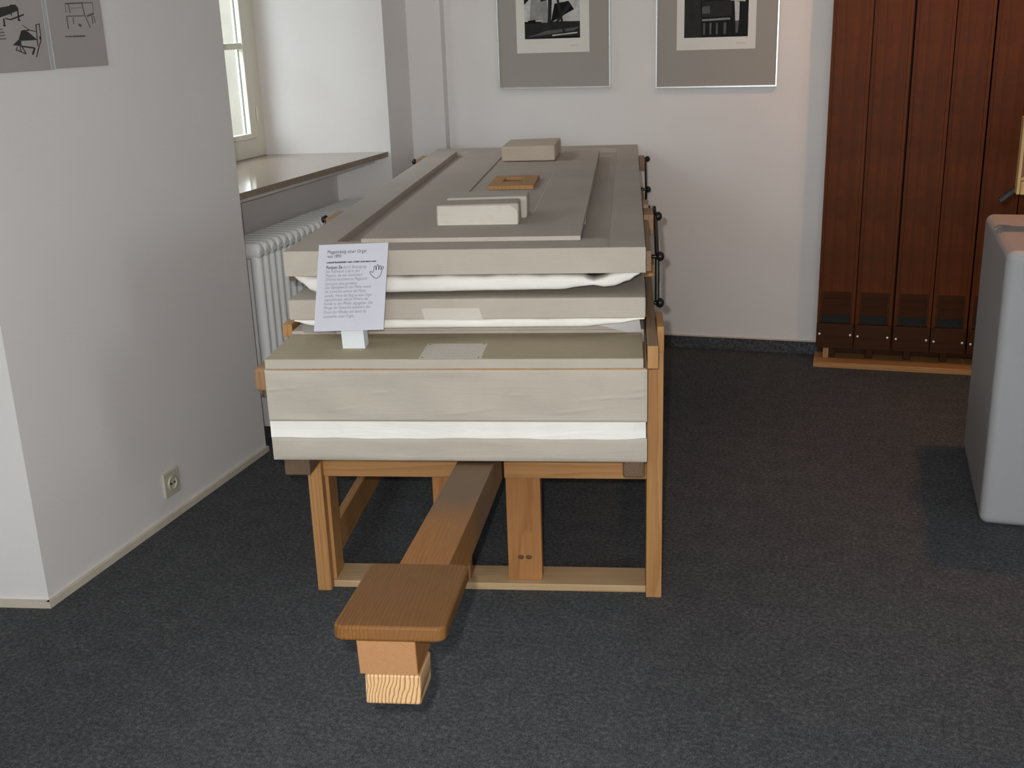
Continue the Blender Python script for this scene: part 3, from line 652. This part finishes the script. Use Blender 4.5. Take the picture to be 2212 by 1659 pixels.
# inner walls of the folds
TX0, TX1, TY0, TY1, ZT = -0.884, 0.0440, 2.770, 5.245, 0.967
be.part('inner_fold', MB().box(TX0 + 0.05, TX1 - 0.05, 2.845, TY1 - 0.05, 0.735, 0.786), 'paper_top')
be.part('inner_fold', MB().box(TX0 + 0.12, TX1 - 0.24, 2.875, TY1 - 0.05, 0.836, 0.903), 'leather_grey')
mbm = MB(); mbm.box(TX0 - 0.001, TX1 + 0.001, TY0, TY1, 0.783, 0.838, 0.005, 3)
mid = be.part('middle_board', mbm, 'paper', label='grey beige middle board')
pt = MB(); pt.prism([(-0.532, 0.8135), (-0.381, 0.8135), (-0.373, 0.7845), (-0.525, 0.7845)], 'y', TY0 - 0.0008, TY0 + 0.001)
be.part('patch', pt, 'paper_patch', mid, label='pale rectangular paper patch')
def fold(xs, n=16):
    rings = []
    for (x, zc, hz, hy, yc) in xs:
        sq = lambda q: math.copysign(abs(q) ** 0.55, q)
        rings.append([(x, yc - hy * sq(math.cos(a)), zc + hz * sq(math.sin(a))) for a in [2 * math.pi * (k + 0.5) / n for k in range(n)]])
    return MB().loft(rings)
def lerp(a, b, t): return a + (b - a) * t
def samples(keys, n=70):
    """keys: (x, zc, hz); smooth interpolation"""
    out = []
    for k in range(n + 1):
        x = lerp(keys[0][0], keys[-1][0], k / n)
        for a, b in zip(keys, keys[1:]):
            if a[0] <= x <= b[0] + 1e-9:
                t = (x - a[0]) / (b[0] - a[0]); t = t * t * (3 - 2 * t)
                zc, hz = lerp(a[1], b[1], t), lerp(a[2], b[2], t); break
        wob = 0.0008 * math.sin(37 * x) + 0.0006 * math.sin(91 * x)
        out.append((x, zc + wob * 0.6, max(0.0008, hz + wob), 0.028, 2.812))
    return out
be.part('upper_fold', fold(samples([(-0.866, 0.900, 0.003), (-0.845, 0.888, 0.014), (-0.82, 0.874, 0.020), (-0.79, 0.871, 0.0215), (-0.17, 0.874, 0.0200), (-0.12, 0.876, 0.014), (-0.088, 0.873, 0.0075), (-0.06, 0.874, 0.014), (-0.035, 0.881, 0.019), (0.0, 0.890, 0.015), (0.030, 0.899, 0.004)])), 'leather', label='bulging white leather fold under the top board')
lf = samples([(-0.872, 0.783, 0.003), (-0.83, 0.777, 0.010), (-0.79, 0.772, 0.0145), (-0.12, 0.773, 0.0140), (-0.03, 0.777, 0.010), (0.042, 0.783, 0.003)])
lf = [(a, b - 0.0008, c, 0.040, 2.8105) for (a, b, c, d, e) in lf]
be.part('lower_fold', fold(lf), 'leather', label='white leather fold under the middle board')
gs = MB(); gs.add([(-0.085, 2.80, 0.760), (0.0, 2.834, 0.729), (0.035, 2.842, 0.730), (0.03, 2.83, 0.764), (-0.085, 2.83, 0.762), (0.0, 2.85, 0.729), (0.035, 2.86, 0.730), (0.03, 2.85, 0.766)],
       [[0, 1, 2, 3], [4, 5, 6, 7], [0, 1, 5, 4], [1, 2, 6, 5], [2, 3, 7, 6], [3, 0, 4, 7]])
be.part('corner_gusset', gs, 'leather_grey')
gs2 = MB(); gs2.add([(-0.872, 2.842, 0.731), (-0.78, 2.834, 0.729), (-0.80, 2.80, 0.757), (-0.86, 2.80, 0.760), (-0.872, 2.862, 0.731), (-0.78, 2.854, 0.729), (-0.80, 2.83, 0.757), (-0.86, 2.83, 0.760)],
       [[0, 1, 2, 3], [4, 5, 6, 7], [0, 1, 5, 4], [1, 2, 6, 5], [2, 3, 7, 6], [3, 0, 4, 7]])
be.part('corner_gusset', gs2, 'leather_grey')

# top board: core slab, rim and raised planks
ZF = ZT - 0.022
top = be.part('top_board', MB().box(TX0, TX1, TY0, TY1, 0.902, ZF, 0.0), 'paper_top', label='grey top board with raised rim')
def rim(n_, *b, mat='paper_top'): return be.part(n_, MB().box(*b), mat, top)
RL, RR = -0.776, -0.047
rim('rim', TX0, RL, TY0, TY1, ZF, ZT, 0.0012)
rim('rim', RR, TX1, TY0, TY1, ZF, ZT, 0.0012)
rim('rim', RL, RR, TY0, 2.90, ZF, ZT, 0.0012)
rim('rim', RL, RR, 5.115, TY1, ZF, ZT, 0.0012)
be.part('edge_strip', MB().box(TX0 - 0.0008, TX1 + 0.0008, TY0 - 0.0012, TY0 + 0.0012, 0.9015, ZT - 0.0012, 0.001), 'paper', top, label='pale paper front edge of the top board')
PX0, PX1 = -0.702, -0.122
ZP = ZT + 0.012
rim('plank', -0.530, -0.275, 3.24, 4.95, ZF, ZP - 0.004, 0.001)
rim('plank', PX0, -0.530, 3.24, 4.95, ZF, ZP, 0.001)
rim('plank', -0.275, PX1, 3.24, 4.95, ZF, ZP - 0.002, 0.001)
pk = rim('plank', PX0, PX1, 2.872, 3.24, ZT + 0.0002, ZP, 0.001)
be.part('paper_seam', MB().box(-0.2768, -0.2745, 3.30, 4.32, ZP - 0.0045, ZP - 0.0016), 'paper_light', top)
be.part('plank_edge', MB().box(PX0, PX1, 2.8712, 2.8726, ZT + 0.0008, ZP - 0.0008), 'paper', top)

# rails, battens and linkages along the sides
be.part('side_rail', MB().box(0.0475, 0.0725, 2.60, 5.12, 0.703, 0.759, 0.002), ['railwood'], label='brown wooden rail along the side')
be.part('rail_end', MB().box(0.0472, 0.0728, 2.596, 2.601, 0.7028, 0.7592, 0.001), 'orangewood')
be.part('side_rail', MB().box(-0.938, -0.911, 2.868, 5.12, 0.712, 0.747, 0.002), 'orangewood')
be.part('carrying_bar', MB().box(-0.952, -0.905, 2.645, 5.10, 0.628, 0.690, 0.008, 3), 'dullwood', label='rounded brown bar along the window side')
be.part('bar_bracket', MB().box(-0.935, -0.905, 2.66, 2.72, 0.606, 0.629, 0.002), 'oldwood')
be.part('side_batten', MB().box(0.0465, 0.0600, 2.855, 3.33, 0.887, 0.940, 0.001), 'railwood')
be.part('guide_block', MB().box(0.0465, 0.0765, 3.335, 3.46, 0.893, 0.955, 0.002), 'dullwood')
be.part('guide_block', MB().box(0.0465, 0.064, 3.46, 3.56, 0.90, 0.966, 0.002), 'railwood')
be.part('guide_block', MB().box(0.0465, 0.0765, 3.22, 3.33, 0.792, 0.828, 0.002), 'orangewood')
be.part('guide_block', MB().box(0.0465, 0.0715, 4.80, 4.95, 0.902, 0.950, 0.003), 'railwood')
be.part('guide_block', MB().box(0.0465, 0.0640, 4.62, 4.80, 0.80, 0.835, 0.002), 'railwood')
def arm(name, pts, x, r=0.0065, k=0.014, side=1):
    mb = MB()
    for a, b in zip(pts, pts[1:]):
        mb.tube((x, a[0], a[1]), (x, b[0], b[1]), r, 8)
    o = be.part(name, mb, 'metal_dark', label='black iron guide rod')
    for p in pts:
        kb_ = MB(); kb_.ball((x + side * 0.008, p[0], p[1]), k, (0.9, 1, 1)); kb_.tube((x - side * 0.03, p[0], p[1]), (x, p[0], p[1]), 0.006, 8)
        be.part('knob', kb_, 'metal_dark', o)
    return o
arm('guide_rod', [(3.42, 0.936), (3.17, 0.862), (3.15, 0.731)], 0.0835)
be.part('rod_tip', MB().tube((0.0835, 3.42, 0.936), (0.081, 3.46, 0.958), 0.005, 8), 'metal_dark')
arm('guide_rod', [(4.95, 0.934), (4.72, 0.835), (4.80, 0.745)], 0.0765, 0.005, 0.013)
be.part('guide_block', MB().box(-0.930, -0.8855, 3.36, 3.50, 0.897, 0.958, 0.008, 3), 'dullwood')
be.part('guide_block', MB().box(-0.928, -0.8855, 4.90, 5.06, 0.897, 0.958, 0.008, 3), 'dullwood')
be.part('guide_block', MB().box(-0.917, -0.880, 2.90, 3.02, 0.862, 0.8765, 0.002), 'oldwood')
arm('guide_rod', [(3.42, 0.942), (3.18, 0.862), (3.15, 0.731)], -0.938, side=-1)
arm('guide_rod', [(4.96, 0.942), (4.72, 0.835), (4.80, 0.745)], -0.936, 0.005, 0.013, side=-1)

# foot lever with its pedal plate
LX0, LX1 = -0.434, -0.338
SL = -0.1155
def zl(y): return 0.570 + (y - 1.545) * SL
lv = MB()
prof = [(1.545, zl(1.545)), (3.02, zl(3.02)), (3.02, zl(3.02) - 0.09), (1.80, zl(1.80) - 0.093), (1.70, zl(1.70) - 0.064), (1.552, zl(1.552) - 0.064)]
lv.prism([(p[0], p[1]) for p in prof], 'x', LX0, LX1)
lev = be.part('foot_lever', lv, 'lever', label='long worn wooden foot lever')
se = MB(); se.add([(x_, y_ + d_, z_) for d_ in (0.0, -0.0012) for x_, y_, z_ in ((LX0 + 0.001, 1.545, zl(1.545) - 0.0005), (LX1 - 0.001, 1.545, zl(1.545) - 0.0005), (LX1 - 0.001, 1.552, zl(1.552) - 0.0635), (LX0 + 0.001, 1.552, zl(1.552) - 0.0635))],
       [[0, 1, 2, 3], [4, 5, 6, 7], [0, 1, 5, 4], [1, 2, 6, 5], [2, 3, 7, 6], [3, 0, 4, 7]])
be.part('sawn_end', se, 'sawn', lev, label='pale sawn end of the lever')
R_ = Matrix.Rotation(math.atan(SL), 3, 'X')
def on_lever(mb, y, up):
    n_ = Vector((0, -math.sin(math.atan(SL)), math.cos(math.atan(SL))))
    c = Vector((-0.3805, y, zl(y))) + n_ * up
    return mb.xf(lambda p: R_ @ Vector(p) + c)
pm = MB()
bm = bmesh.new(); bmesh.ops.create_cube(bm, size=1)
for v in bm.verts: v.co = Vector((v.co.x * 0.184, v.co.y * 0.287, v.co.z * 0.026))
ve = [e for e in bm.edges if abs(e.verts[0].co.z - e.verts[1].co.z) > 0.01]
bmesh.ops.bevel(bm, geom=ve, offset=0.018, segments=5, profile=0.5, affect='EDGES')
he = [e for e in bm.edges if abs(e.verts[0].co.z - e.verts[1].co.z) < 1e-5 and len(e.link_faces) == 2 and e.calc_face_angle(0) > 1.0]
bmesh.ops.bevel(bm, geom=he, offset=0.005, segments=3, profile=0.5, affect='EDGES')
pm.frombm(bm)
be.part('pedal_plate', on_lever(pm, 1.684, 0.0132), 'plate', lev, label='dark worn pedal plate with rounded corners')
bk_ = MB(); bk_.box(-0.046, 0.046, -0.048, 0.048, -0.026, 0.026, 0.004)
be.part('bumper_block', on_lever(bk_, 1.605, -0.090), 'endgrain', lev, label='short pine block with bold end grain')

# ------------------------------------------------------------------ weights on the top board
def brick(label, x0, x1, y0, y1, z0, h, mat, rz=0.0, open_end=False):
    c = Vector(((x0 + x1) / 2, (y0 + y1) / 2, z0))
    th = Thing('weight_brick', label, 'brick', c, False, 'paper wrapped bricks weighting the bellows')
    th.o.rotation_euler = (0, 0, rz)
    bm = bmesh.new(); bmesh.ops.create_cube(bm, size=1)
    for v in bm.verts: v.co = Vector((v.co.x * (x1 - x0), v.co.y * (y1 - y0), v.co.z * h))
    bmesh.ops.bevel(bm, geom=bm.edges[:], offset=0.007, segments=3, profile=0.6, affect='EDGES')
    for v in bm.verts:
        if v.co.z > -h / 2 + 0.01:
            v.co += Vector((math.sin(v.co.z * 150 + v.co.y * 40), math.sin(v.co.x * 60), math.sin(v.co.x * 45 + v.co.y * 60))) * 0.0012
        v.co += c + Vector((0, 0, h / 2))
    b_ = th.part('wrapping', MB().frombm(bm, 0, False), mat)
    if open_end:
        fl = MB()
        fl.add([(x0 + 0.004, y0 - 0.0020, z0 + 0.001), (x1 - 0.003, y0 - 0.0020, z0 + 0.001), (x1 - 0.004, y0 - 0.0024, z0 + h - 0.018), (x1 - 0.022, y0 - 0.0022, z0 + h - 0.004), (x0 + 0.006, y0 - 0.0022, z0 + h - 0.004),
                (x0 + 0.004, y0 + 0.001, z0 + 0.001), (x1 - 0.003, y0 + 0.001, z0 + 0.001), (x1 - 0.004, y0 + 0.001, z0 + h - 0.018), (x1 - 0.022, y0 + 0.001, z0 + h - 0.004), (x0 + 0.006, y0 + 0.001, z0 + h - 0.004)],
               [[0, 1, 2, 3, 4], [5, 6, 7, 8, 9], [0, 1, 6, 5], [1, 2, 7, 6], [2, 3, 8, 7], [3, 4, 9, 8], [4, 0, 5, 9]])
        th.part('end_flap', fl, 'paper_light', b_, label='pale folded paper flap')
    return th
brick('pale paper wrapped brick, foremost of the weights on the bellows', -0.530, -0.300, 3.055, 3.150, ZP, 0.058, 'paper_top', 0.01, True)
brick('paper wrapped brick close behind the foremost pale brick', -0.517, -0.287, 3.158, 3.290, ZP, 0.062, 'paper_wrap', 0.02)
brick('brown paper wrapped brick at the far end of the bellows', -0.509, -0.291, 4.585, 4.90, ZP - 0.002, 0.060, 'paper_brown', -0.02)
wf = Thing('wooden_frame_plate', 'small flat wooden plate with a square hole between the bricks', 'wooden plate', (-0.395, 3.91, ZP - 0.003))
zz = ZP - 0.0035; x0, x1, y0, y1 = -0.472, -0.317, 3.775, 4.05; hx0, hx1, hy0, hy1 = -0.434, -0.366, 3.885, 4.005
fm = MB(); fm.box(x0, x1, y0, hy0, zz, zz + 0.013, 0.001); fm.box(x0, x1, hy1, y1, zz, zz + 0.013, 0.001); fm.box(x0, hx0, hy0, hy1, zz, zz + 0.013); fm.box(hx1, x1, hy0, hy1, zz, zz + 0.013)
wf.part('plate', fm, 'orangewood')
wf.part('recessed_bottom', MB().box(hx0, hx1, hy0, hy1, zz, zz + 0.002), 'railwood')

# pins and faint lines on the lid label
for x, y in ((-0.506, 2.612), (-0.366, 2.612), (-0.506, 2.730), (-0.366, 2.731)):
    be.part('pin', MB().ball((x, y, 0.7279), 0.0022, (1, 1, 0.5), u=8, v=5), 'metal_dark', ld)
fl = MB()
for r in range(5):
    y = 2.70 - r * 0.016; x = -0.49
    while x < -0.385:
        w = random.uniform(0.006, 0.014); fl.box(x, x + w, y, y + 0.0016, 0.7278, 0.7280); x += w + 0.004
be.part('faint_writing', fl, 'leather_grey', ld)

# ------------------------------------------------------------------ information placard on the lid
pl = Thing('information_placard', 'white information placard with text and hand drawing on the front lid', 'sign', (-0.70, 2.72, 0.7272))
sd = MB(); sd.prism([(2.698, 0.7272), (2.690, 0.790), (2.722, 0.875), (2.730, 0.875), (2.740, 0.7272)], 'x', -0.728, -0.670)
pl.part('support', sd, 'stand_white')
SWD, SHT = 0.1805, 0.2215
ang = math.atan2(0.075, 0.2085)
org = Vector((-0.795, 2.680, 0.7775))
eu = Vector((math.cos(0.022), 0, math.sin(0.022))); ev = Vector((0.050, math.sin(ang), math.cos(ang))).normalized(); en = eu.cross(ev).normalized()   # en points to the viewer side (-y)
def SP(u, v, h=0.0): return org + eu * u + ev * v + en * h
cd = MB()
vs_ = [SP(u, v, h) for h in (-0.003, 0.0) for u, v in ((0, 0), (SWD, 0), (SWD, SHT), (0, SHT))]
cd.add(vs_, [[0, 1, 2, 3], [4, 5, 6, 7], [0, 1, 5, 4], [1, 2, 6, 5], [2, 3, 7, 6], [3, 0, 4, 7]])
card = pl.part('card', cd, 'white_card')
def text_part(txt, u, v, width, height, mat, shear=0.0, bold=0.0, name='text_line'):
    cu = bpy.data.curves.new('text', 'FONT'); cu.body = txt; cu.size = 1; cu.shear = shear; cu.offset = bold; cu.resolution_u = 2
    to = bpy.data.objects.new('text', cu); col.objects.link(to)
    dg = bpy.context.evaluated_depsgraph_get(); dg.update()
    me = bpy.data.meshes.new_from_object(to.evaluated_get(dg))
    bpy.data.objects.remove(to)
    xs = [w.co.x for w in me.vertices]; x0 = min(xs); k = width / (max(xs) - x0)
    for w in me.vertices:
        w.co = SP(u + (w.co.x - x0) * k, v + w.co.y * height, 0.0004) - pl.base
    me.name = name; me.materials.clear(); me.materials.append(M[mat])
    return link(name, me, card)
LH = 0.0125
text_part('Magazinbalg einer Orgel', 0.133 * SWD, 0.895 * SHT, 0.555 * SWD, LH, 'ink')
text_part('von 1890', 0.133 * SWD, 0.845 * SHT, 0.20 * SWD, LH, 'ink')
sl = MB(); u_ = 0.128 * SWD                      # one line of print too blurred to read: a row of small marks
while u_ < 0.826 * SWD:
    w_ = random.choice((0.0012, 0.0016, 0.0022)); h_ = random.choice((0.0030, 0.0030, 0.0034, 0.0044))
    v_ = 0.783 * SHT
    sl.add([SP(u_, v_, 0.0002), SP(u_ + w_, v_, 0.0002), SP(u_ + w_ + 0.0006, v_ + h_, 0.0002), SP(u_ + 0.0006, v_ + h_, 0.0002), SP(u_, v_, 0.0006), SP(u_ + w_, v_, 0.0006), SP(u_ + w_ + 0.0006, v_ + h_, 0.0006), SP(u_ + 0.0006, v_ + h_, 0.0006)],
           [[0, 1, 2, 3], [4, 5, 6, 7], [0, 1, 5, 4], [1, 2, 6, 5], [2, 3, 7, 6], [3, 0, 4, 7]])
    u_ += w_ + random.choice((0.0004, 0.0004, 0.0005, 0.0018))
pl.part('text_line', sl, 'ink', card)
text_part('Pumpen Sie', 0.124 * SWD, 0.718 * SHT, 0.235 * SWD, 0.0115, 'ink', 0.25, 0.015)
text_part('durch Bet\u00e4tigung', 0.372 * SWD, 0.718 * SHT, 0.335 * SWD, 0.0115, 'ink_grey', 0.25)
body = [('des Fu\u00dfhebels Luft in den', .672, .49), ('Magazin, die mit Gewichten', .625, .525), ('(Steine) beschwerte Magazine', .580, .60), ('wird nach oben getrieben.', .529, .47),
        ('Das Eigengewicht der Platte sowie', .487, .66), ('die Gewichte senken die Platte', .440, .59), ('parallel. Wenn der Balg an eine Orgel', .392, .68), ('angeschlossen, w\u00fcrde Wind in die', .347, .63),
        ('Kan\u00e4le zu den Pfeifen abgegeben. Die', .300, .70), ('Menge der Gewichte bestimmt den', .253, .67), ('Druck des Windes und damit die', .203, .62), ('Lautst\u00e4rke einer Orgel.', .153, .44)]
for tx, v, w in body: text_part(tx, 0.123 * SWD, v * SHT, w * SWD, 0.0112, 'ink_grey', 0.25)
# outline of a raised hand
ho = [(0.013, 0.463), (0.075, 0.537), (0.237, 0.444), (0.28, 0.585), (0.3, 0.854), (0.357, 0.927), (0.42, 0.859), (0.445, 0.61), (0.47, 0.615), (0.49, 0.902), (0.562, 1.0), (0.625, 0.902), (0.63, 0.634), (0.655, 0.639), (0.688, 0.849), (0.738, 0.927), (0.812, 0.873), (0.795, 0.615), (0.82, 0.622), (0.88, 0.829), (0.943, 0.866), (0.995, 0.8), (0.875, 0.537), (0.8, 0.22), (0.65, 0.068), (0.5, 0.01), (0.325, 0.085), (0.1, 0.293)]
hm = MB()
for a, b in zip(ho, ho[1:] + ho[:1]):
    hm.tube(SP(0.757 * SWD + a[0] * 0.196 * SWD, 0.59 * SHT + a[1] * 0.160 * SHT, 0.0003), SP(0.757 * SWD + b[0] * 0.196 * SWD, 0.59 * SHT + b[1] * 0.160 * SHT, 0.0003), 0.0007, 5)
pl.part('hand_drawing', hm, 'ink', card)
bpy.context.view_layer.update()
